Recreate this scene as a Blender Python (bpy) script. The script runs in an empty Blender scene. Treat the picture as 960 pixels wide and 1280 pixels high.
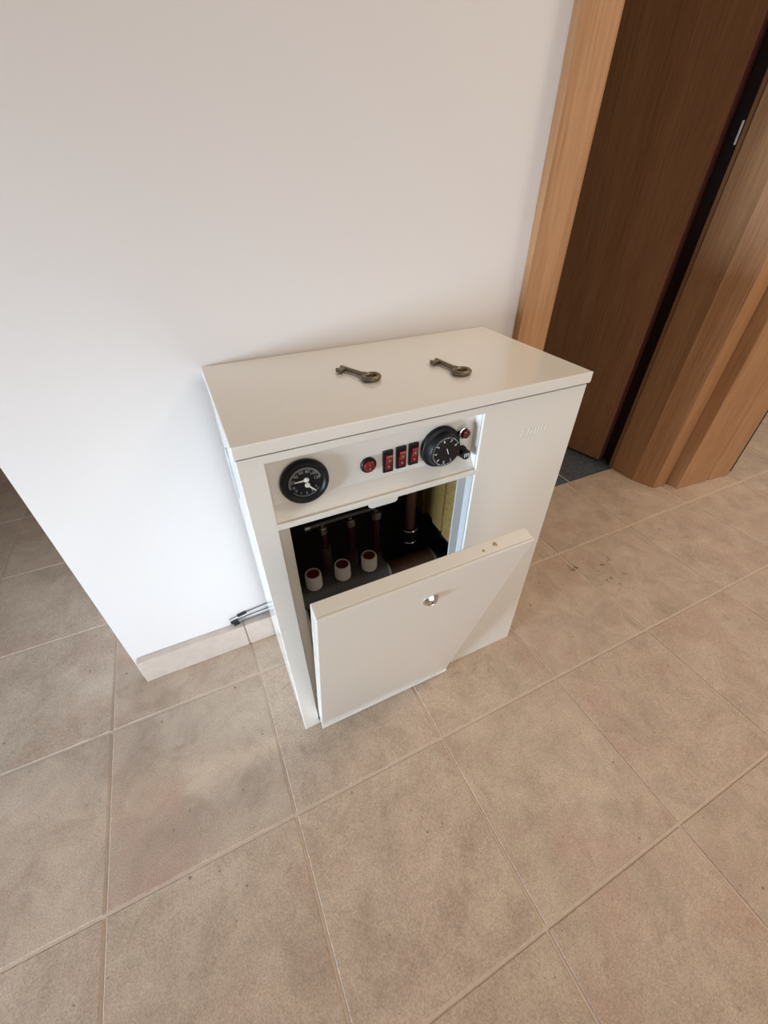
import bpy, bmesh, math, random
from mathutils import Vector, Matrix
random.seed(7)
S = 0.333                      # one floor tile in metres; every coordinate below is in tiles
scene = bpy.context.scene
C = scene.collection

# ------------------------------------------------------------ camera, world, lights, exposure
cam_d = bpy.data.cameras.new('camera'); cam = bpy.data.objects.new('camera', cam_d); C.objects.link(cam)
cam_d.sensor_width = 36; cam_d.lens = 513.1 * 36 / 1280; cam_d.clip_start = 0.02
cam.location = (1.1387 * S, -1.9278 * S, 2.9123 * S)
cam.rotation_euler = (0.89708, 0.0010, -0.44385)
scene.camera = cam

scene.view_settings.view_transform = 'Standard'; scene.view_settings.look = 'None'
scene.view_settings.gamma = 1; scene.view_settings.use_curve_mapping = False
scene.view_settings.exposure = 0.0
scene.cycles.use_denoising = True
scene.cycles.max_bounces = 8

w = bpy.data.worlds.new('world'); scene.world = w; w.use_nodes = True
bg = w.node_tree.nodes['Background']; bg.inputs[0].default_value = (0.62, 0.78, 1.0, 1); bg.inputs[1].default_value = 0.5

def area(name, loc, target, sx, sy, power, col):
    d = bpy.data.lights.new(name, 'AREA'); d.shape = 'RECTANGLE'; d.size = sx * S; d.size_y = sy * S
    d.energy = power; d.color = col
    o = bpy.data.objects.new(name, d); C.objects.link(o)
    o.location = Vector(loc) * S
    o.rotation_euler = (Vector(target) - Vector(loc)).to_track_quat('-Z', 'Y').to_euler()
    return o
sky = area('daylight_balcony', (-7.35, -2.2, 1.25), (0.6, 0.3, 0.62), 2.6, 1.8, 18.5, (0.66, 0.82, 1.0)); sky.data.spread = math.radians(48)
area('daylight_front', (2.2, -7.35, 2.9), (2.4, 0.0, 1.6), 6.0, 4.6, 19.5, (1.0, 0.91, 0.80))  # added soft warm fill from behind the camera, source unseen
area('daylight_hall', (11.9, -2.0, 4.0), (7.0, 0.5, 0.0), 4.0, 4.0, 14, (1.0, 0.90, 0.84))  # added fill for the floor on the right, no opening behind it
area('ceiling_lamp', (6.2, -1.5, 7.5), (6.2, -1.5, 0.0), 1.2, 1.2, 24, (1.0, 0.86, 0.68))  # added warm fill from above to lift the right-hand floor, no fixture

# ------------------------------------------------------------ materials
def new_mat(name):
    m = bpy.data.materials.new(name); m.use_nodes = True
    nt = m.node_tree; return m, nt, nt.nodes['Principled BSDF']
def N(nt, kind, **kw):
    n = nt.nodes.new(kind)
    for k, v in kw.items():
        if k in n.inputs: n.inputs[k].default_value = v
        else: setattr(n, k, v)
    return n
def plain(name, col, rough=.5, metal=0., coat=0., noise=0., bump=0., scale=60., spec=.5, trans=0.):
    m, nt, b = new_mat(name); L = nt.links.new
    b.inputs['Base Color'].default_value = (*col, 1); b.inputs['Roughness'].default_value = rough
    b.inputs['Metallic'].default_value = metal; b.inputs['Coat Weight'].default_value = coat
    b.inputs['Specular IOR Level'].default_value = spec; b.inputs['Transmission Weight'].default_value = trans
    geo = N(nt, 'ShaderNodeNewGeometry'); nz = N(nt, 'ShaderNodeTexNoise', Scale=scale, Detail=4.)
    L(geo.outputs['Position'], nz.inputs['Vector'])
    if noise:
        mx = N(nt, 'ShaderNodeMix', data_type='RGBA')
        mx.inputs[6].default_value = tuple(c * (1 - noise) for c in col) + (1,)
        mx.inputs[7].default_value = tuple(min(1, c * (1 + noise)) for c in col) + (1,)
        L(nz.outputs['Fac'], mx.inputs[0]); L(mx.outputs[2], b.inputs['Base Color'])
    if bump:
        bp = N(nt, 'ShaderNodeBump', Strength=bump, Distance=.001)
        L(nz.outputs['Fac'], bp.inputs['Height']); L(bp.outputs['Normal'], b.inputs['Normal'])
    return m
def wood(name, light, dark):
    m, nt, b = new_mat(name); L = nt.links.new
    geo = N(nt, 'ShaderNodeNewGeometry')
    mp = N(nt, 'ShaderNodeMapping'); mp.inputs['Scale'].default_value = (1, 1, .045)
    L(geo.outputs['Position'], mp.inputs['Vector'])
    n1 = N(nt, 'ShaderNodeTexNoise', Scale=150., Detail=6., Roughness=.65); L(mp.outputs[0], n1.inputs['Vector'])
    mp2 = N(nt, 'ShaderNodeMapping'); mp2.inputs['Scale'].default_value = (1, 1, .09); L(geo.outputs['Position'], mp2.inputs['Vector'])
    n2 = N(nt, 'ShaderNodeTexNoise', Scale=14., Detail=3.); L(mp2.outputs[0], n2.inputs['Vector'])
    wv = N(nt, 'ShaderNodeMath', operation='MULTIPLY_ADD'); L(n2.outputs['Fac'], wv.inputs[0]); wv.inputs[1].default_value = .55
    L(n1.outputs['Fac'], wv.inputs[2])
    cr = N(nt, 'ShaderNodeValToRGB'); e = cr.color_ramp.elements
    e[0].position = .50; e[0].color = (*dark, 1); e[1].position = .98; e[1].color = (*light, 1)
    L(wv.outputs[0], cr.inputs[0]); L(cr.outputs[0], b.inputs['Base Color'])
    b.inputs['Roughness'].default_value = .6; b.inputs['Specular IOR Level'].default_value = .35
    bp = N(nt, 'ShaderNodeBump', Strength=.12, Distance=.001); L(n1.outputs['Fac'], bp.inputs['Height']); L(bp.outputs[0], b.inputs['Normal'])
    return m
def tile_mat(name, spots=False):
    m, nt, b = new_mat(name); L = nt.links.new
    geo = N(nt, 'ShaderNodeNewGeometry'); oi = N(nt, 'ShaderNodeObjectInfo')
    sc = N(nt, 'ShaderNodeMath', operation='MULTIPLY'); sc.inputs[1].default_value = 37.; L(oi.outputs['Random'], sc.inputs[0])
    def nz(scale, detail=5., rough=.6, dist=0.):
        n = N(nt, 'ShaderNodeTexNoise', noise_dimensions='4D', Scale=scale, Detail=detail, Roughness=rough, Distortion=dist)
        L(geo.outputs['Position'], n.inputs['Vector']); L(sc.outputs[0], n.inputs['W']); return n
    def ramp(src, p0, c0, p1, c1):
        r = N(nt, 'ShaderNodeValToRGB'); e = r.color_ramp.elements
        e[0].position = p0; e[0].color = (*c0, 1); e[1].position = p1; e[1].color = (*c1, 1); L(src, r.inputs[0]); return r
    def mix(a, bcol, fac, mode='MIX'):
        x = N(nt, 'ShaderNodeMix', data_type='RGBA', blend_type=mode)
        if isinstance(a, tuple): x.inputs[6].default_value = (*a, 1)
        else: L(a, x.inputs[6])
        if isinstance(bcol, tuple): x.inputs[7].default_value = (*bcol, 1)
        else: L(bcol, x.inputs[7])
        if isinstance(fac, float): x.inputs[0].default_value = fac
        else: L(fac, x.inputs[0])
        return x.outputs[2]
    base = ramp(nz(11., 9., .72, .6).outputs['Fac'], .28, TILE_D, .72, TILE_L).outputs[0]
    pink = ramp(nz(4.5, 3.).outputs['Fac'], .53, (0, 0, 0), .70, (.75, .75, .75)).outputs[0]
    c = mix(base, TILE_P, pink)
    dirt = ramp(nz(14., 8., .74, 1.6).outputs['Fac'], .57, (0, 0, 0), .72, (.6, .6, .6)).outputs[0]
    c = mix(c, TILE_S, dirt)
    grain = ramp(nz(420., 2., .5).outputs['Fac'], .3, (.72, .72, .72), .7, (1.14, 1.14, 1.14)).outputs[0]
    c = mix(c, grain, 1.0, 'MULTIPLY')
    speck = ramp(nz(95., 1., .4).outputs['Fac'], .755, (0, 0, 0), .78, (.8, .8, .8)).outputs[0]
    c = mix(c, (.14, .095, .06), speck)
    if spots:
        for (cx, cy, rad, thr, sc2) in ((3.985, -.215, .075, .50, 130.), (4.22, -.35, .30, .60, 48.)):
            vd = N(nt, 'ShaderNodeVectorMath', operation='DISTANCE'); vd.inputs[1].default_value = (cx * S, cy * S, 0)
            L(geo.outputs['Position'], vd.inputs[0])
            mr = N(nt, 'ShaderNodeMapRange'); mr.inputs[1].default_value = rad * S * .4; mr.inputs[2].default_value = rad * S
            mr.inputs[3].default_value = 1; mr.inputs[4].default_value = 0; L(vd.outputs['Value'], mr.inputs[0])
            n = nz(sc2, 2.); th = ramp(n.outputs['Fac'], thr, (0, 0, 0), thr + .07, (1, 1, 1))
            mu = N(nt, 'ShaderNodeMath', operation='MULTIPLY'); L(th.outputs[0], mu.inputs[0]); L(mr.outputs[0], mu.inputs[1])
            c = mix(c, (.10, .075, .03) if rad < .1 else (.22, .155, .09), mu.outputs[0])
    L(c, b.inputs['Base Color'])
    r = ramp(nz(30.).outputs['Fac'], .3, (.42,) * 3, .7, (.6,) * 3); L(r.outputs[0], b.inputs['Roughness'])
    bp = N(nt, 'ShaderNodeBump', Strength=.25, Distance=.0006); L(nz(260., 4.).outputs['Fac'], bp.inputs['Height']); L(bp.outputs[0], b.inputs['Normal'])
    return m
TILE_D = (.37, .27, .192); TILE_L = (.62, .48, .365); TILE_P = (.47, .30, .225); TILE_S = (.29, .19, .125)
M = {}
M['wall'] = plain('wall_paint', (.715, .668, .635), .85, bump=.12, scale=350., spec=.2)
M['ceiling'] = plain('ceiling_paint', (.85, .83, .80), .9)
M['tile'] = tile_mat('beige_tile'); M['tile_spot'] = tile_mat('beige_tile_spotted', True)
M['grout'] = plain('grout', (.60, .475, .37), .9, noise=.15, scale=90.)
M['granite'] = plain('dark_granite', (.055, .062, .072), .35, noise=1.9, scale=75.)
M['granite_grout'] = plain('pale_grout', (.36, .33, .29), .9)
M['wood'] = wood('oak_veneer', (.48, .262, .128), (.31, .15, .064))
M['wood_leaf'] = wood('oak_veneer_door', (.30, .15, .07), (.19, .085, .035))  # same veneer as the casings, darkened to paint the leaf's shade
M['wood_edge'] = plain('red_brown_edge', (.10, .03, .02), .5)
M['enamel'] = plain('white_enamel', (.755, .72, .655), .22, coat=.5, bump=.03, scale=200.)
M['enamel_in'] = plain('white_enamel_flange', (.44, .44, .43), .5)  # enamel greyed down to paint weaker light on the right hatch flange
M['black'] = plain('black_plastic', (.008, .008, .009), .45, spec=.3)
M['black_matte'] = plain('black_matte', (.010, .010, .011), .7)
M['dial'] = plain('dial_face', (.010, .010, .011), .6, spec=.2)
M['greyband'] = plain('dial_band', (.13, .13, .13), .5)
M['print'] = plain('white_print', (.62, .62, .60), .6)
M['print_dim'] = plain('grey_print', (.30, .30, .29), .6)
M['needle'] = plain('white_needle', (.75, .73, .68), .5)
M['red'] = plain('red_rocker', (.20, .004, .007), .25, coat=.6)
M['red_dark'] = plain('red_lens', (.12, .006, .008), .12, coat=1.)
M['chrome'] = plain('chrome', (.75, .75, .74), .12, metal=1.)
M['steel'] = plain('zinc_steel', (.30, .29, .28), .38, metal=1., noise=.2)
M['bronze'] = plain('old_brass', (.19, .15, .095), .42, metal=.85, noise=.35, scale=300.)
M['liner'] = plain('dark_liner', (.012, .009, .008), .7)
M['liner_red'] = plain('red_liner', (.09, .01, .012), .6)
M['manifold'] = plain('grey_manifold', (.10, .097, .092), .5)
M['copper'] = plain('brown_pipe', (.075, .03, .015), .45, noise=.3, scale=60.)
M['sleeve'] = plain('sleeve', (.10, .06, .043), .6)
M['sleeve_red'] = plain('sleeve_red', (.05, .010, .010), .5)
M['cap'] = plain('white_cap', (.74, .70, .64), .4)
M['cap_red'] = plain('cap_red', (.16, .012, .010), .4)
M['wool'] = plain('yellow_wool', (.20, .125, .03), .95, noise=.6, bump=1., scale=170.)
M['rubber'] = plain('dark_seal', (.02, .008, .008), .8)
M['wire'] = plain('grey_wire', (.16, .16, .155), .6)
M['base_tile'] = plain('pale_skirting_tile', (.56, .46, .385), .45, noise=.16, bump=.1, scale=45.)  # paler than the same floor tile, painting in the stronger light on it

# ------------------------------------------------------------ mesh helpers (all input in tiles)
class MB:
    def __init__(s): s.bm = bmesh.new()
    def box(s, x0, x1, y0, y1, z0, z1):
        v = [s.bm.verts.new((x, y, z)) for z in (z0, z1) for y in (y0, y1) for x in (x0, x1)]
        for f in ((0, 2, 3, 1), (4, 5, 7, 6), (0, 1, 5, 4), (2, 6, 7, 3), (0, 4, 6, 2), (1, 3, 7, 5)):
            s.bm.faces.new([v[i] for i in f])
        return s
    def prism(s, pts, z0, z1):                # footprint in x,y
        n = len(pts)
        a = [s.bm.verts.new((x, y, z0)) for x, y in pts]; b = [s.bm.verts.new((x, y, z1)) for x, y in pts]
        s.bm.faces.new(a[::-1]); s.bm.faces.new(b)
        for i in range(n): s.bm.faces.new((a[i], a[(i + 1) % n], b[(i + 1) % n], b[i]))
        return s
    def prism_y(s, pts, y0, y1):              # outline in x,z extruded along y
        n = len(pts)
        a = [s.bm.verts.new((x, y0, z)) for x, z in pts]; b = [s.bm.verts.new((x, y1, z)) for x, z in pts]
        s.bm.faces.new(a); s.bm.faces.new(b[::-1])
        for i in range(n): s.bm.faces.new((a[(i + 1) % n], a[i], b[i], b[(i + 1) % n]))
        return s
    def lathe(s, prof, org=(0, 0, 0), axis='Z', n=32, wob=None, sx=1.):   # prof: (radius, height) list
        org = Vector(org)
        def P(r, h, t):
            a, b = r * math.cos(t) * sx, r * math.sin(t)
            return org + {'Z': Vector((a, b, h)), 'Y': Vector((a, -h, b)), 'X': Vector((h, a, b))}[axis]
        rings = []
        for r, h in prof:
            if r < 1e-6: rings.append([s.bm.verts.new(P(0, h, 0))])
            else: rings.append([s.bm.verts.new(P(r * (wob(i) if wob else 1), h, 2 * math.pi * i / n)) for i in range(n)])
        for A, B in zip(rings, rings[1:]):
            for i in range(n):
                j = (i + 1) % n
                q = [A[i % len(A)], A[j % len(A)], B[j % len(B)], B[i % len(B)]]
                q = list(dict.fromkeys(q))
                if len(q) > 2: s.bm.faces.new(q)
        for R, rev in ((rings[0], True), (rings[-1], False)):
            if len(R) > 2: s.bm.faces.new(R[::-1] if rev else R)
        return s
    def tube(s, pts, r, n=10, closed=False):
        pts = [Vector(p) for p in pts]; m = len(pts); rings = []
        up = Vector((0, 0, 1))
        for i, p in enumerate(pts):
            a = pts[(i - 1) % m] if (closed or i) else p; b = pts[(i + 1) % m] if (closed or i < m - 1) else p
            t = (b - a).normalized(); u = t.cross(up)
            if u.length < 1e-3: u = t.cross(Vector((1, 0, 0)))
            u.normalize(); v = u.cross(t)
            rings.append([s.bm.verts.new(p + (u * math.cos(2 * math.pi * k / n) + v * math.sin(2 * math.pi * k / n)) * r) for k in range(n)])
        for i in range(m if closed else m - 1):
            A, B = rings[i], rings[(i + 1) % m]
            for k in range(n): s.bm.faces.new((A[k], A[(k + 1) % n], B[(k + 1) % n], B[k]))
        if not closed: s.bm.faces.new(rings[0][::-1]); s.bm.faces.new(rings[-1])
        return s
    def build(s, name, mat, parent=None, loc=(0, 0, 0), bevel=0., smooth=False, seg=2):
        bmesh.ops.recalc_face_normals(s.bm, faces=s.bm.faces)
        bmesh.ops.scale(s.bm, vec=(S, S, S), verts=s.bm.verts)
        me = bpy.data.meshes.new(name); s.bm.to_mesh(me); s.bm.free()
        o = bpy.data.objects.new(name, me); C.objects.link(o); me.materials.append(mat)
        if parent: o.parent = parent
        o.location = Vector(loc) * S
        if smooth:
            for p in me.polygons: p.use_smooth = True
            try: me.set_sharp_from_angle(angle=math.radians(38))
            except Exception: pass
        if bevel:
            b = o.modifiers.new('bevel', 'BEVEL'); b.width = bevel * S; b.segments = seg; b.limit_method = 'ANGLE'
            b.harden_normals = False
        return o
def struct(o): o['kind'] = 'structure'; return o
def thing(name, label, cat, loc=(0, 0, 0), group=None, rotz=0.):
    o = bpy.data.objects.new(name, None); C.objects.link(o); o.empty_display_size = .05
    o.location = Vector(loc) * S; o.rotation_euler = (0, 0, rotz)
    o['label'] = label; o['category'] = cat
    if group: o['group'] = group
    return o
def text_mesh(txt, size, depth=.002):
    cu = bpy.data.curves.new('t', 'FONT'); cu.body = txt; cu.size = size; cu.align_x = 'CENTER'; cu.align_y = 'CENTER'; cu.extrude = depth
    cu.resolution_u = 2
    to = bpy.data.objects.new('t', cu); C.objects.link(to)
    bpy.context.view_layer.update()
    me = to.to_mesh(); bm = bmesh.new(); bm.from_mesh(me); to.to_mesh_clear()
    bpy.data.objects.remove(to); bpy.data.curves.remove(cu)
    return bm
def add_text(mb, txt, size, x, y, z, rot=0., depth=.002, shear=0.):   # upright on a plane facing -y
    bm = text_mesh(txt, size, depth); c, s_ = math.cos(rot), math.sin(rot); mp = {}
    for v in bm.verts:
        a, b = v.co.x + shear * v.co.y, v.co.y
        mp[v] = mb.bm.verts.new((x + a * c - b * s_, y - v.co.z, z + a * s_ + b * c))
    for f in bm.faces:
        try: mb.bm.faces.new([mp[v] for v in f.verts])
        except ValueError: pass
    bm.free()

# ------------------------------------------------------------ room shell
WY = .345; H = 7.8
floor = struct(MB().box(-7, 12, -7, 6, -.3, -.007).build('floor', M['grout']))
def tile_obj(name, pts, mat, cz=0.):
    mb = MB(); xs = sum(p[0] for p in pts) / len(pts); ys = sum(p[1] for p in pts) / len(pts)
    mb.prism([(x - xs, y - ys) for x, y in pts], -.006, 0.)
    top = [e for e in mb.bm.edges if all(v.co.z > -.001 for v in e.verts)]
    bmesh.ops.bevel(mb.bm, geom=top, offset=.005, segments=1, affect='EDGES', profile=.5)
    return mb.build(name, mat, floor, (xs, ys, cz))
G = .0078
proto = None
for j in range(-7, 6):
    for i in range(-7, 12):
        x0, x1, y0, y1 = i + G, i + 1 - G, j + G, j + 1 - G
        if j < 0 or (i <= -1) or (i >= 7 and j >= 1):
            if proto is None: proto = tile_obj('floor_tile', [(x0, y0), (x1, y0), (x1, y1), (x0, y1)], M['tile']); continue
            o = proto.copy(); C.objects.link(o); o.location = Vector((i + .5, j + .5, 0)) * S
            if j == -1 and i in (3, 4):
                o.data = proto.data.copy(); o.data.materials[0] = M['tile_spot']
        elif j == 0:
            if i == 0: p = [(x0, y0), (x1, y0), (x1, .34), (.2, .34), (.2, y1), (x0, y1)]
            elif i < 3: p = [(x0, y0), (x1, y0), (x1, .34), (x0, .34)]
            elif i == 3: p = [(x0, y0), (x1, y0), (x1, .905), (3.47, .905), (3.47, .34), (x0, .34)]
            elif i == 4: p = [(x0, y0), (x1, y0), (x1, .905), (x0, .905)]
            elif i == 5: p = [(x0, y0), (x1, y0), (x1, .38), (5.9, .39), (5.80, .61), (5.80, .905), (x0, .905)]
            elif i == 6: p = [(x0, y0), (x1, y0), (x1, .16), (6.14, .24), (6.12, .36), (x0, .36)]
            else: p = [(x0, y0), (x1, y0), (x1, y1), (x0, y1)]
            tile_obj('floor_tile', p, M['tile'])
        elif i == 0 and j >= 1:
            tile_obj('floor_tile', [(x0, y0), (.2, y0), (.2, y1), (x0, y1)], M['tile'])
# dark stone tiles of the room behind the doorway
gb = MB().box(.5, 6.4, .912, 5, -.012, -.0045).build('tile_bed', M['granite_grout'], floor)
for i in range(5):
    for j in range(4):
        x0, x1 = 1.07 + i, 2.07 + i - .018; y0, y1 = (.915 if j == 0 else .75 + j + .018), min(1.75 + j, 4.99)
        x1 = min(x1, 6.39)
        tile_obj('granite_tile', [(x0, y0), (x1, y0), (x1, y1), (x0, y1)], M['granite'])
wall = MB()
wall.box(.205, 3.455, WY, .93, 0, H).box(3.455, 5.86, WY, .93, 6.35, H).box(5.925, 6.96, .40, .93, 0, H).box(5.9, 6.96, .28, .40, 6.5, H)
wall.box(.205, .5, .93, 6, 0, H).box(6.4, 6.96, .93, 6, 0, H)
struct(wall.build('wall_back', M['wall']))
struct(MB().box(-7.3, .205, 6, 6.3, 0, H).box(.205, 6.96, 5.9, 6.3, 0, H).box(6.96, 12, 6, 6.3, 0, H).build('wall_far', M['wall']))
wl = MB(); wl.box(-7.3, -7, -7.3, -3.8, 0, H).box(-7.3, -7, -.8, 6, 0, H).box(-7.3, -7, -3.8, -.8, 3.1, H).box(-7.3, -7, -3.8, -.8, -.3, .3)
struct(wl.build('wall_left', M['wall']))
wf = MB(); wf.box(-7, -1, -7.3, -7, 0, H).box(5.4, 12, -7.3, -7, 0, H).box(-1, 5.4, -7.3, -7, 0, .4).box(-1, 5.4, -7.3, -7, 5.3, H)
struct(wf.build('wall_front', M['wall']))
struct(MB().box(12, 12.3, -7.3, 6.3, 0, H).build('wall_right', M['wall']))
struct(MB().box(-7.3, 12.3, -7.3, 6.3, H, H + .3).build('ceiling', M['ceiling']))

# window frames (balcony door on the left, added unseen window behind the photographer for the front fill)
fr = MB()
for y0, y1 in ((-3.8, -3.65), (-2.35, -2.25), (-.95, -.8)): fr.box(-7.2, -7.05, y0, y1, .3, 3.1)
fr.box(-7.2, -7.05, -3.65, -.95, 2.95, 3.1).box(-7.2, -7.05, -3.65, -.95, .3, .45)
struct(fr.build('window_1', M['enamel_in']))
fr = MB()
for x0, x1 in ((-1, -.8), (2.1, 2.3), (5.2, 5.4)): fr.box(x0, x1, -7.2, -7.05, .4, 5.3)
fr.box(-.8, 5.2, -7.2, -7.05, 5.1, 5.3).box(-.8, 5.2, -7.2, -7.05, .4, .6)
struct(fr.build('window_2', M['enamel_in']))

# tiled baseboard along the back wall
bb = None
for x0, x1 in ((.228, .986), (.995, 1.986), (1.995, 2.986), (2.995, 3.17)):
    mb = MB().box(x0, x1, .285, WY - .001, .001, .235)
    if bb is None: bb = struct(MB().box(.228, 3.17, .295, WY - .0005, .001, .225).build('baseboard_back', M['grout']))
    mb.build('baseboard_tile', M['base_tile'], bb, bevel=.006)

# doorway joinery
def nose(x0, x1, y0, y1, r):   # footprint with a rounded front-right corner
    pts = [(x0, y1), (x0, y0)]
    for k in range(7):
        a = math.radians(90 * k / 6); pts.append((x1 - r + r * math.sin(a), y0 + r - r * math.cos(a)))
    return pts + [(x1, y1)]
struct(MB().prism(nose(3.185, 3.462, .288, WY - .001, .055), 0, 6.5).build('trim_1', M['wood'], smooth=True))
struct(MB().box(3.456, 3.50, WY, .93, 0, 6.3).build('trim_2', M['wood']))
struct(MB().prism([(5.807, .934), (5.797, .607), (5.80, .60), (5.868, .392), (5.93, .392), (5.93, .55), (5.858, .65), (5.858, .934)], 0, 6.35).build('trim_3', M['wood'], bevel=.004))
cas = [(5.872, .40)]
for k in range(7):
    a = math.radians(90 * k / 6); cas.append((5.872 + .06 * (1 - math.cos(a)), .372 - .012 + .03 - .03 * math.sin(a) + .0))
cas += [(6.055, .358), (6.085, .364), (6.105, .378), (6.108, .40)]
struct(MB().prism(cas, 0, 6.5).build('trim_4', M['wood'], smooth=True))
struct(MB().prism([(6.115, .398), (6.122, .240), (6.134, .232), (6.61, .190), (6.628, .205), (6.628, .398)], 0, 6.5).build('trim_5', M['wood'], bevel=.006))
cas = [(6.652, .398), (6.652, .24), (6.658, .215), (6.675, .197), (6.70, .187), (6.74, .181), (6.96, .154), (6.99, .16), (7.005, .178), (7.005, .398)]
struct(MB().prism(cas, 0, 6.5).build('trim_6', M['wood'], smooth=True))
struct(MB().box(5.90, 5.96, .973, 1.6, 0, 6.4).build('trim_9', M['rubber']))  # near-black board added to paint the shade in the hinge gap
struct(MB().box(7.008, 7.05, .168, .93, .04, 6.5).build('trim_7', M['rubber']))  # thin near-black strip along the frame's right edge
struct(MB().box(5.80, 5.845, .944, .972, .0, 6.3).build('trim_8', M['wood_leaf']))     # seal strip behind the rebate
# door leaf, swung into the dark room
hx, hy = 5.757, 1.113; a = math.atan2(-.101, .401)      # leaf runs away from the hinge
dv = Vector((-.10, .401)).normalized(); nv = Vector((dv.y, -dv.x))
def lp(u, t): p = Vector((hx, hy)) + dv * u + nv * t; return (p.x, p.y)
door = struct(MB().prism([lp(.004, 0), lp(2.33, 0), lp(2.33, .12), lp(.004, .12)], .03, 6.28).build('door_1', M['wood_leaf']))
MB().prism([lp(-.004, .004), lp(.004, .004), lp(.004, .118), lp(-.004, .118)], .035, 6.27).build('edge_band', M['wood_edge'], door)
MB().box(5.796, 5.802, .985, 1.0, 3.17, 3.32).build('hinge_plate', M['print'], door)  # white strip painting the light that shows through the hinge gap

# ------------------------------------------------------------ the boiler
BX0, BX1, BF, BB, HB, ZT = 1.197, 2.917, -.554, .27, 2.131, 2.196
boiler = thing('electric_boiler', 'white enamelled electric boiler cabinet against the wall, its front hatch hanging open', 'boiler', ((BX0 + BX1) / 2, (BF + BB) / 2, 0))
OX, OY = (BX0 + BX1) / 2, (BF + BB) / 2
def part(mb, name, mat, parent=None, **kw):
    o = mb.build(name, mat, **kw)
    o.parent = parent or boiler
    o.location = o.location - Vector((OX, OY, 0)) * S if parent is None else o.location
    return o
# front sheet with its two openings
XA, XB = 1.298, 2.30
gx = [BX0, XA, XB, BX1]; gz = [.0, .045, 1.763, 1.793, 2.095, HB]
mb = MB(); V = {(i, k): mb.bm.verts.new((x, BF, z)) for i, x in enumerate(gx) for k, z in enumerate(gz)}
fs = []
for i in range(3):
    for k in range(5):
        if i == 1 and k in (1, 3): continue
        fs.append(mb.bm.faces.new((V[i, k], V[i + 1, k], V[i + 1, k + 1], V[i, k + 1])))
bmesh.ops.dissolve_faces(mb.bm, faces=[])
r = bmesh.ops.extrude_face_region(mb.bm, geom=fs)
bmesh.ops.translate(mb.bm, vec=(0, .016, 0), verts=[g for g in r['geom'] if isinstance(g, bmesh.types.BMVert)])
part(mb, 'front_panel', M['enamel'], bevel=.004)
part(MB().box(BX0, BX0 + .012, BF + .017, BB, 0.0, HB), 'side_panel', M['enamel'], bevel=.003)
part(MB().box(BX1 - .012, BX1, BF + .017, BB, 0.0, HB), 'side_panel', M['enamel'], bevel=.003)
part(MB().box(BX0 + .013, BX1 - .013, BB - .012, BB, 0.0, HB), 'back_panel', M['enamel'])
part(MB().box(BX0 + .013, BX1 - .013, BF + .02, BB - .013, 0.002, .02), 'base_plate', M['liner'])
# lid: shallow tray over a black slab that paints the shadow gap
part(MB().box(BX0 - .006, BX1 + .006, BF - .012, .3425, HB + .009, ZT), 'lid', M['enamel'], bevel=.006, seg=3)
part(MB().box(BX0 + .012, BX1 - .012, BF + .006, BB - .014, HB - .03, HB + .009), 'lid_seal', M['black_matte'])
# oval grip on the left side
mb = MB(); mb.lathe([(.15, 0), (.15, .004), (.14, .009), (.12, .0095), (.112, .004), (0, .003)], n=28)
for v in mb.bm.verts: v.co = Vector((-v.co.z + BX0, v.co.x * .33 - .03, v.co.y + 1.77))
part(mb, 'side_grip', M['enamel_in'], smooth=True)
# recessed control fascia
YP = -.49
part(MB().box(XA, XB, YP, YP + .012, 1.80, 2.118), 'control_fascia', M['enamel'])
mb = MB()
a = [mb.bm.verts.new(p) for p in ((XA, BF + .017, 1.7925), (XB, BF + .017, 1.7925), (XB, YP, 1.853), (XA, YP, 1.853), (XA, YP + .01, 1.853), (XB, YP + .01, 1.853), (XA, YP + .01, 1.78), (XB, YP + .01, 1.78), (XA, BF + .017, 1.78), (XB, BF + .017, 1.78))]
for f in ((0, 1, 2, 3), (3, 2, 5, 4), (4, 5, 7, 6), (6, 7, 9, 8), (8, 9, 1, 0), (0, 3, 4, 6, 8), (1, 9, 7, 5, 2)): mb.bm.faces.new([a[i] for i in f])
part(mb, 'sloping_ledge', M['enamel'])
part(MB().box(XA - .008, XA, BF + .017, YP + .01, 1.78, 2.118), 'recess_cheek', M['enamel'])
part(MB().box(XB, XB + .008, BF + .017, YP + .01, 1.78, 2.118), 'recess_cheek', M['enamel'])
# catch tab under the ledge
tab = [(1.712, 1.764), (1.716, 1.748), (1.730, 1.738), (1.850, 1.738), (1.862, 1.746), (1.866, 1.764)]
part(MB().prism_y(tab, BF + .001, BF + .012), 'catch_tab', M['enamel'], bevel=.002)
# flanges round the hatch opening
part(MB().box(XA, XA + .055, -.492, -.482, .046, 1.762).box(XA - .008, XA, BF + .017, -.482, .046, 1.762), 'hatch_flange', M['enamel'])
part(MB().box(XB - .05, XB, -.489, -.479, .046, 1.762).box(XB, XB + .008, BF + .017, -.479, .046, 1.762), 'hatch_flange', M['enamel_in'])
# near-black sheets painting the shade inside the chamber; its left side is red
ch = MB(); ch.box(XA - .03, XB + .06, .19, .2, .03, 1.779).box(XA - .03, XB + .06, -.48, .19, .025, .035).box(XA - .03, XB + .06, -.48, .19, 1.768, 1.778).box(XB + .05, XB + .06, -.478, .19, .035, 1.768)
part(ch, 'chamber_liner', M['liner'])
part(MB().box(XA - .03, XA - .02, -.478, .19, .035, 1.768), 'chamber_side', M['liner_red'])
mb = MB()
nx = 9
for k in range(6): mb.box(2.268 - .006 * (k % 2), 2.345, -.47 + k * .108, -.47 + k * .108 + .106, 1.22 + .02 * (k % 3), 1.764)
part(mb, 'insulation_slab', M['wool'], bevel=.01)
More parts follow.
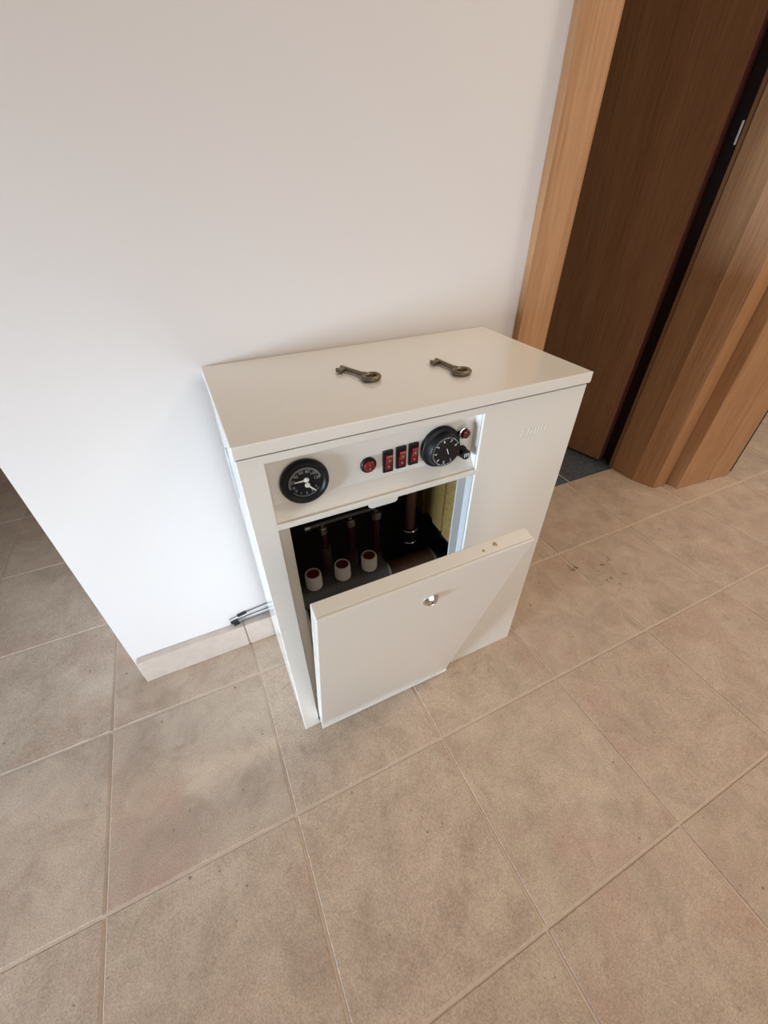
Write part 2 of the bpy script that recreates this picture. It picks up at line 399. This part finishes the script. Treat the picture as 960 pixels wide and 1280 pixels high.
# heater tubes and pipework
mf = part(MB().lathe([(.0, 1.34), (.07, 1.34), (.072, 1.36), (.072, 1.90), (.0, 1.90)], (0, -.325, 1.035), 'X', 32).box(1.36, 1.90, -.37, -.28, 1.09, 1.112), 'manifold', M['manifold'], smooth=True)
part(MB().lathe([(.0, 1.900), (.085, 1.900), (.088, 1.906), (.085, 1.914), (.0, 1.914)], (0, -.335, 1.03), 'X', 32), 'joint_ring', M['steel'], smooth=True)
part(MB().lathe([(.0, 1.914), (.088, 1.914), (.088, 2.215), (0, 2.215)], (0, -.35, 1.0), 'X', 32), 'flow_pipe', M['copper'], smooth=True)
part(MB().lathe([(.0, 2.215), (.094, 2.215), (.096, 2.222), (.094, 2.229), (.0, 2.229)], (0, -.35, 1.0), 'X', 32), 'joint_ring', M['steel'], smooth=True)
def rib(n): return lambda i: 1. if i % 2 else .95
for x in (1.456, 1.630, 1.798):
    k = part(MB().lathe([(.04, 0), (.047, .004), (.047, .088), (.044, .098), (.038, .099), (.037, .092), (0, .092)], (x, -.33, 1.113), 'Z', 44, rib(44)), 'valve_cap', M['cap'], smooth=False)
    mb = MB().lathe([(.036, .0925), (.036, .0955), (.028, .0965), (.026, .094), (.013, .094), (.011, .0975), (0, .0975)], (x, -.33, 1.113), 'Z', 24)
    o = mb.build('cap_disc', M['cap_red'], smooth=True); o.parent = k; o.matrix_parent_inverse = Matrix.Identity(4)
for x, r, zl, rs in ((1.587, .024, 1.212, .036), (1.758, .028, 1.10, .036), (1.925, .032, 1.04, .036)):
    part(MB().lathe([(r * .8, 1.0), (r * .8, 1.34)], (x, -.15, 0), 'Z', 20), 'heater_tube', M['sleeve_red'], smooth=True)
    part(MB().lathe([(rs, .98), (rs, zl - .01), (rs - .004, zl), (r * .8, zl)], (x, -.15, 0), 'Z', 24), 'tube_sleeve', M['sleeve'], smooth=True)
    part(MB().lathe([(r, 1.322), (r * 1.2, 1.326), (r * 1.2, 1.366), (r, 1.372), (r * .55, 1.373), (r * .5, 1.386), (0, 1.386)], (x, -.15, 0), 'Z', 12), 'hex_nut', M['steel'])
part(MB().tube([(1.50, -.19, 1.425), (1.62, -.20, 1.437), (1.75, -.20, 1.44), (1.90, -.2, 1.438)], .012), 'bus_bar', M['manifold'], smooth=True)
part(MB().lathe([(.0, 1.475), (.02, 1.475), (.02, 1.505), (0, 1.505)], (0, -.19, 1.425), 'X', 16), 'bar_clamp', M['steel'], smooth=True)
part(MB().lathe([(.035, 1.2), (.035, 1.5), (.042, 1.505), (.042, 1.54), (.035, 1.545), (.035, 1.764)], (2.137, -.2, 0), 'Z', 28), 'riser_pipe', M['copper'], smooth=True)
part(MB().lathe([(.05, .99), (.05, 1.10), (.056, 1.11), (.056, 1.2), (.05, 1.205), (.036, 1.206)], (2.137, -.2, 0), 'Z', 28), 'union_fitting', M['black'], smooth=True)
for z in (1.112, 1.206):
    part(MB().tube([(2.137 + .053 * math.cos(t * math.pi / 16), -.2 + .053 * math.sin(t * math.pi / 16), z) for t in range(32)], .006, 8, True), 'union_ring', M['chrome'], smooth=True)
part(MB().tube([(1.37, -.3, 1.0), (1.375, -.36, .8), (1.38, -.37, .55)], .018), 'drain_hose', M['cap'], smooth=True)

# gauges and switches on the fascia (local origin at their centre on the fascia)
def lpart(mb, name, mat, root, **kw):
    o = mb.build(name, mat, **kw); o.parent = root; return o
def dialpt(cx, cz, r, deg): t = math.radians(deg); return (cx + r * math.cos(t), cz + r * math.sin(t))
def front_part(cx, cz, mb, name, mat, **kw):
    o = mb.build(name, mat, boiler, **kw); o.location = Vector((cx - OX, YP - OY, cz)) * S; return o
gx_, gz_ = 1.449, 1.942
bez = front_part(gx_, gz_, MB().lathe([(.088, 0), (.103, .003), (.106, .012), (.102, .026), (.094, .032), (.086, .031), (.078, .022), (0, .0215)], axis='Y', n=48), 'thermomanometer', M['black'], smooth=True)
lpart(MB().lathe([(.0, .0216), (.077, .0216), (.077, .0226), (0, .0226)], axis='Y', n=40), 'dial_face', M['dial'], bez)
mb = MB()
for a0, a1, r0, r1 in ((15, 195, .063, .072),):
    st = 40; pr = None
    for k in range(st + 1):
        p = dialpt(0, 0, r0, a0 + (a1 - a0) * k / st); q = dialpt(0, 0, r1, a0 + (a1 - a0) * k / st)
        cur = (mb.bm.verts.new((p[0], -.0230, p[1])), mb.bm.verts.new((q[0], -.0230, q[1])))
        if pr: mb.bm.faces.new((pr[0], cur[0], cur[1], pr[1]))
        pr = cur
lpart(mb, 'scale_band', M['greyband'], bez)
mb = MB()
for k, t in enumerate(('0', '20', '40', '60', '80', '100', '120')):
    ang = 195 - 30 * k; x, z = dialpt(0, 0, .053, ang); add_text(mb, t, .020, x, -.0232, z, 0., .0003)
for k, t in enumerate(('0', '1', '2', '3', '4')):
    ang = 215 + 27.5 * k; x, z = dialpt(0, 0, .052, ang); add_text(mb, t, .018, x, -.0232, z, 0., .0003)
for k in range(41):
    ang = 215 + 110 * k / 40; p, q = dialpt(0, 0, .063, ang), dialpt(0, 0, .069, ang)
    mb.tube([(p[0], -.0232, p[1]), (q[0], -.0232, q[1])], .0006, 4)
lpart(mb, 'dial_print', M['print_dim'], bez)
def needle(c, tip, hub):
    mb = MB(); mb.lathe([(hub, 0), (hub, .004), (hub * .7, .006), (0, .006)], (c[0], -.024, c[1]), 'Y', 20)
    d = Vector((tip[0] - c[0], 0, tip[1] - c[1])); u = Vector((d.z, 0, -d.x)).normalized()
    o = Vector((c[0], -.0265, c[1])); t = Vector((tip[0], -.0265, tip[1]))
    vs = [mb.bm.verts.new(p + Vector((0, dy, 0))) for dy in (0, -.0015) for p in (o + u * .0045, o - u * .0045, t - u * .0018, t + u * .0018)]
    for f in ((0, 1, 2, 3), (7, 6, 5, 4), (0, 4, 5, 1), (1, 5, 6, 2), (2, 6, 7, 3), (3, 7, 4, 0)): mb.bm.faces.new([vs[i] for i in f])
    lpart(mb, 'needle', M['needle'], bez, smooth=False)
needle((.004, .014), (-.046, .013), .0115)
needle((.006, -.012), (.040, -.048), .0110)
# round lamp rocker
rd = front_part(1.742, 1.940, MB().lathe([(.03, 0), (.038, .002), (.038, .010), (.033, .016), (.027, .015), (0, .012)], axis='Y', n=36), 'round_switch', M['black'], smooth=True)
mb = MB().lathe([(.026, .013), (.026, .019), (.022, .023), (0, .025)], axis='Y', n=28); lpart(mb, 'red_button', M['red'], rd, smooth=True)
mb = MB(); add_text(mb, 'I', .016, 0, -.0245, .006, 0, .0008); add_text(mb, '0', .014, 0, -.0240, -.013, 0, .0008); lpart(mb, 'switch_print', M['print_dim'], rd)
# three rocker switches
for x, z in ((1.838, 1.934), (1.905, 1.938), (1.969, 1.940)):
    bz = front_part(x, z, MB().box(-.025, .025, -.012, 0, -.056, .056), 'rocker_switch', M['black'], bevel=.003)
    mb = MB()
    pr = [(-.0118, -.040), (-.018, -.038), (-.0165, -.004), (-.029, .030), (-.026, .040), (-.0118, .040)]   # y,z side profile
    A = [mb.bm.verts.new((-.015, y, zz)) for y, zz in pr]; B = [mb.bm.verts.new((.015, y, zz)) for y, zz in pr]
    mb.bm.faces.new(A); mb.bm.faces.new(B[::-1])
    for i in range(len(pr)): mb.bm.faces.new((A[i], B[i], B[(i + 1) % len(pr)], A[(i + 1) % len(pr)]))
    lpart(mb, 'rocker', M['red'], bz, bevel=.002)
    mb = MB(); add_text(mb, 'I', .018, 0, -.0245, .014, 0, .001); add_text(mb, '0', .016, 0, -.0182, -.024, 0, .001); lpart(mb, 'switch_print', M['print_dim'], bz)
# thermostat knob
tx, tz = 2.110, 1.945
kb = front_part(tx, tz, MB().lathe([(.095, 0), (.103, .003), (.104, .018), (.100, .024), (.092, .026), (.086, .030), (.082, .055), (.078, .061), (.070, .063), (0, .064)], axis='Y', n=56), 'thermostat_knob', M['black'], smooth=True)
mb = MB()
for k, t in enumerate(('1', '2', '3', '4', '5', '6', '7', '8')):
    ang = 300 - 39 * k - 0; x, z = dialpt(0, 0, .055, ang)
    add_text(mb, t, .020, x, -.0640, z, math.radians(ang - 90), .0006)
for k in range(46):
    ang = 300 - 273 * k / 45; p, q = dialpt(0, 0, .067, ang), dialpt(0, 0, .072, ang)
    mb.tube([(p[0], -.0634, p[1]), (q[0], -.0632, q[1])], .0008 if k % 5 else .0016, 4)
p, q = dialpt(.008, 0, .016, 110), dialpt(.008, 0, .016, 290); mb.tube([(p[0], -.0644, p[1]), (q[0], -.0644, q[1])], .0016, 4)
lpart(mb, 'dial_print', M['print'], kb)
# signal lamp and fuse knob
sl = front_part(2.235, 1.992, MB().lathe([(.028, 0), (.033, .002), (.034, .012), (.030, .022), (.026, .024), (.025, .02), (0, .02)], axis='Y', n=32), 'signal_lamp', M['chrome'], smooth=True)
lpart(MB().lathe([(.0245, .02), (.0245, .032), (.020, .039), (.010, .042), (0, .043)], axis='Y', n=28), 'red_lens', M['red_dark'], sl, smooth=True)
fz = front_part(2.238, 1.888, MB().lathe([(.028, 0), (.030, .003), (.030, .012), (.026, .014), (.0255, .05), (.023, .054), (0, .055)], axis='Y', n=30, wob=lambda i: 1. if i % 2 else .96), 'fuse_holder', M['black'], smooth=False)
mb = MB()
for k in range(3): mb.tube([(-.012 + .012 * k, -.0555, -.009), (-.012 + .012 * k, -.0555, .009)], .0022, 4)
mb.tube([(-.013, -.0555, .009), (.013, -.0555, .009)], .0020, 4)
lpart(mb, 'fuse_mark', M['print'], fz)
# pressed maker's lettering on the front sheet
mb = MB(); add_text(mb, 'amiti', .085, 2.635, BF - .0002, 1.945, 0., .0013, .15)
part(mb, 'pressed_lettering', M['enamel'])

# the hatch, hooked at its foot and leaning out
HX0, HW, TH, HH = 1.303, .983, .073, 1.765
hatch = MB()
hatch.box(0, HW, 0, .012, .0, HH)
hatch.box(0, HW, .012, TH, HH - .012, HH).box(0, .012, .012, TH, .075, HH - .012).box(HW - .012, HW, .012, TH, .075, HH - .012).box(.012, HW - .012, .012, TH, .075, .087)
hatch.box(.012, .07, TH - .01, TH, .087, HH - .012).box(HW - .07, HW - .012, TH - .01, TH, .087, HH - .012)
hatch.box(.0, HW, -.012, .002, .0, .040)
h = hatch.build('hatch_door', M['enamel'], boiler, bevel=.0035)
h.location = Vector((HX0 - OX, -.592 - OY, .006)) * S; h.rotation_euler = (math.radians(14.3), 0, 0)
lk = MB().lathe([(.038, 0), (.039, .004), (.036, .008), (.024, .020), (.020, .022), (.018, .019), (0, .019)], (.508, 0, 1.558), 'Y', 36).build('hatch_lock', M['chrome'], h, smooth=True)
MB().box(.505, .511, -.0205, -.0185, 1.546, 1.570).build('key_slot', M['black_matte'], h)
for x, rr in ((.735, .007), (.80, .012)):
    MB().lathe([(rr, 0), (rr * .9, .0008), (0, .001)], (x, .035 + .01 * (x > .75), HH + .0002), 'Z', 9, lambda i: 1 - .3 * (i % 3 == 0)).build('chipped_spot', M['bronze'], h)

lk['label'] = 'round chrome lock in the hatch'; sl['label'] = 'red signal lamp with chrome rim'; kb['label'] = 'black thermostat knob with white numbers'
bez['label'] = 'black round gauge with two white needles'; rd['label'] = 'round switch with a red button'
# ------------------------------------------------------------ two old keys on the lid
def make_key(label, bow, tip):
    bow = Vector(bow); tip = Vector(tip); d = (tip - bow); ln = d.length; ang = math.atan2(d.y, d.x)
    k = thing('old_key', label, 'key', (bow.x, bow.y, ZT), 'keys lying on the boiler lid', ang)
    zc = .0135
    MB().tube([(.03, 0, zc)] + [(ln * t, 0, zc) for t in (.3, .6, .95)] + [(ln, 0, zc)], .0105, 12).build('shaft', M['bronze'], k, smooth=True)
    MB().tube([(.028, 0, zc), (.046, 0, zc)], .0140, 12).build('collar', M['bronze'], k, smooth=True)
    pts = [(-.004 + .033 * math.cos(t * math.pi / 14), .040 * math.sin(t * math.pi / 14), zc) for t in range(28)]
    MB().tube(pts, .0115, 10, True).build('bow', M['bronze'], k, smooth=True)
    bit = MB(); bit.box(ln - .040, ln - .012, .004, .036, .005, .022); bit.box(ln - .046, ln - .006, .032, .046, .004, .023)
    bit.build('bit', M['bronze'], k, bevel=.003)
    return k
make_key('old brass warded key lying on the boiler lid above the row of red switches', (1.895, -.190), (1.816, -.012))
make_key('old brass warded key lying on the boiler lid above the round black thermostat knob', (2.318, -.310), (2.292, -.120))

# ------------------------------------------------------------ sensor leads coming out behind the boiler, resting on the baseboard
def make_lead(label, pts, plug, pr, pm):
    p0 = pts[0]; t = thing('sensor_lead', label, 'cable', p0, 'grey leads beside the boiler')
    rel = [tuple(Vector(p) - Vector(p0)) for p in pts]
    MB().tube(rel, .0042, 8).build('wire', M['wire'], t, smooth=True)
    a, b = [Vector(p) - Vector(p0) for p in plug]
    mb = MB(); mb.tube([a, a.lerp(b, .25), a.lerp(b, .26), b], pr, 8); mb.build('plug', pm, t)
    return t
make_lead('upper thin grey lead with a black crimp running along the wall above the baseboard', [(.90, .333, .310), (.98, .333, .326), (1.09, .333, .342), (1.21, .333, .352)], ((.965, .332, .323), (1.03, .332, .334)), .012, M['black_matte'])
make_lead('middle thin grey lead ending in a black plug left of the boiler', [(.93, .332, .272), (1.03, .334, .288), (1.12, .334, .292), (1.21, .334, .297)], ((.905, .331, .268), (.955, .331, .274)), .013, M['black_matte'])
make_lead('lowest grey lead with a black plug lying on top of the tiled baseboard', [(.95, .325, .2485), (1.02, .331, .247), (1.12, .334, .250), (1.21, .334, .256)], ((.92, .322, .2485), (.965, .326, .2490)), .0125, M['black_matte'])
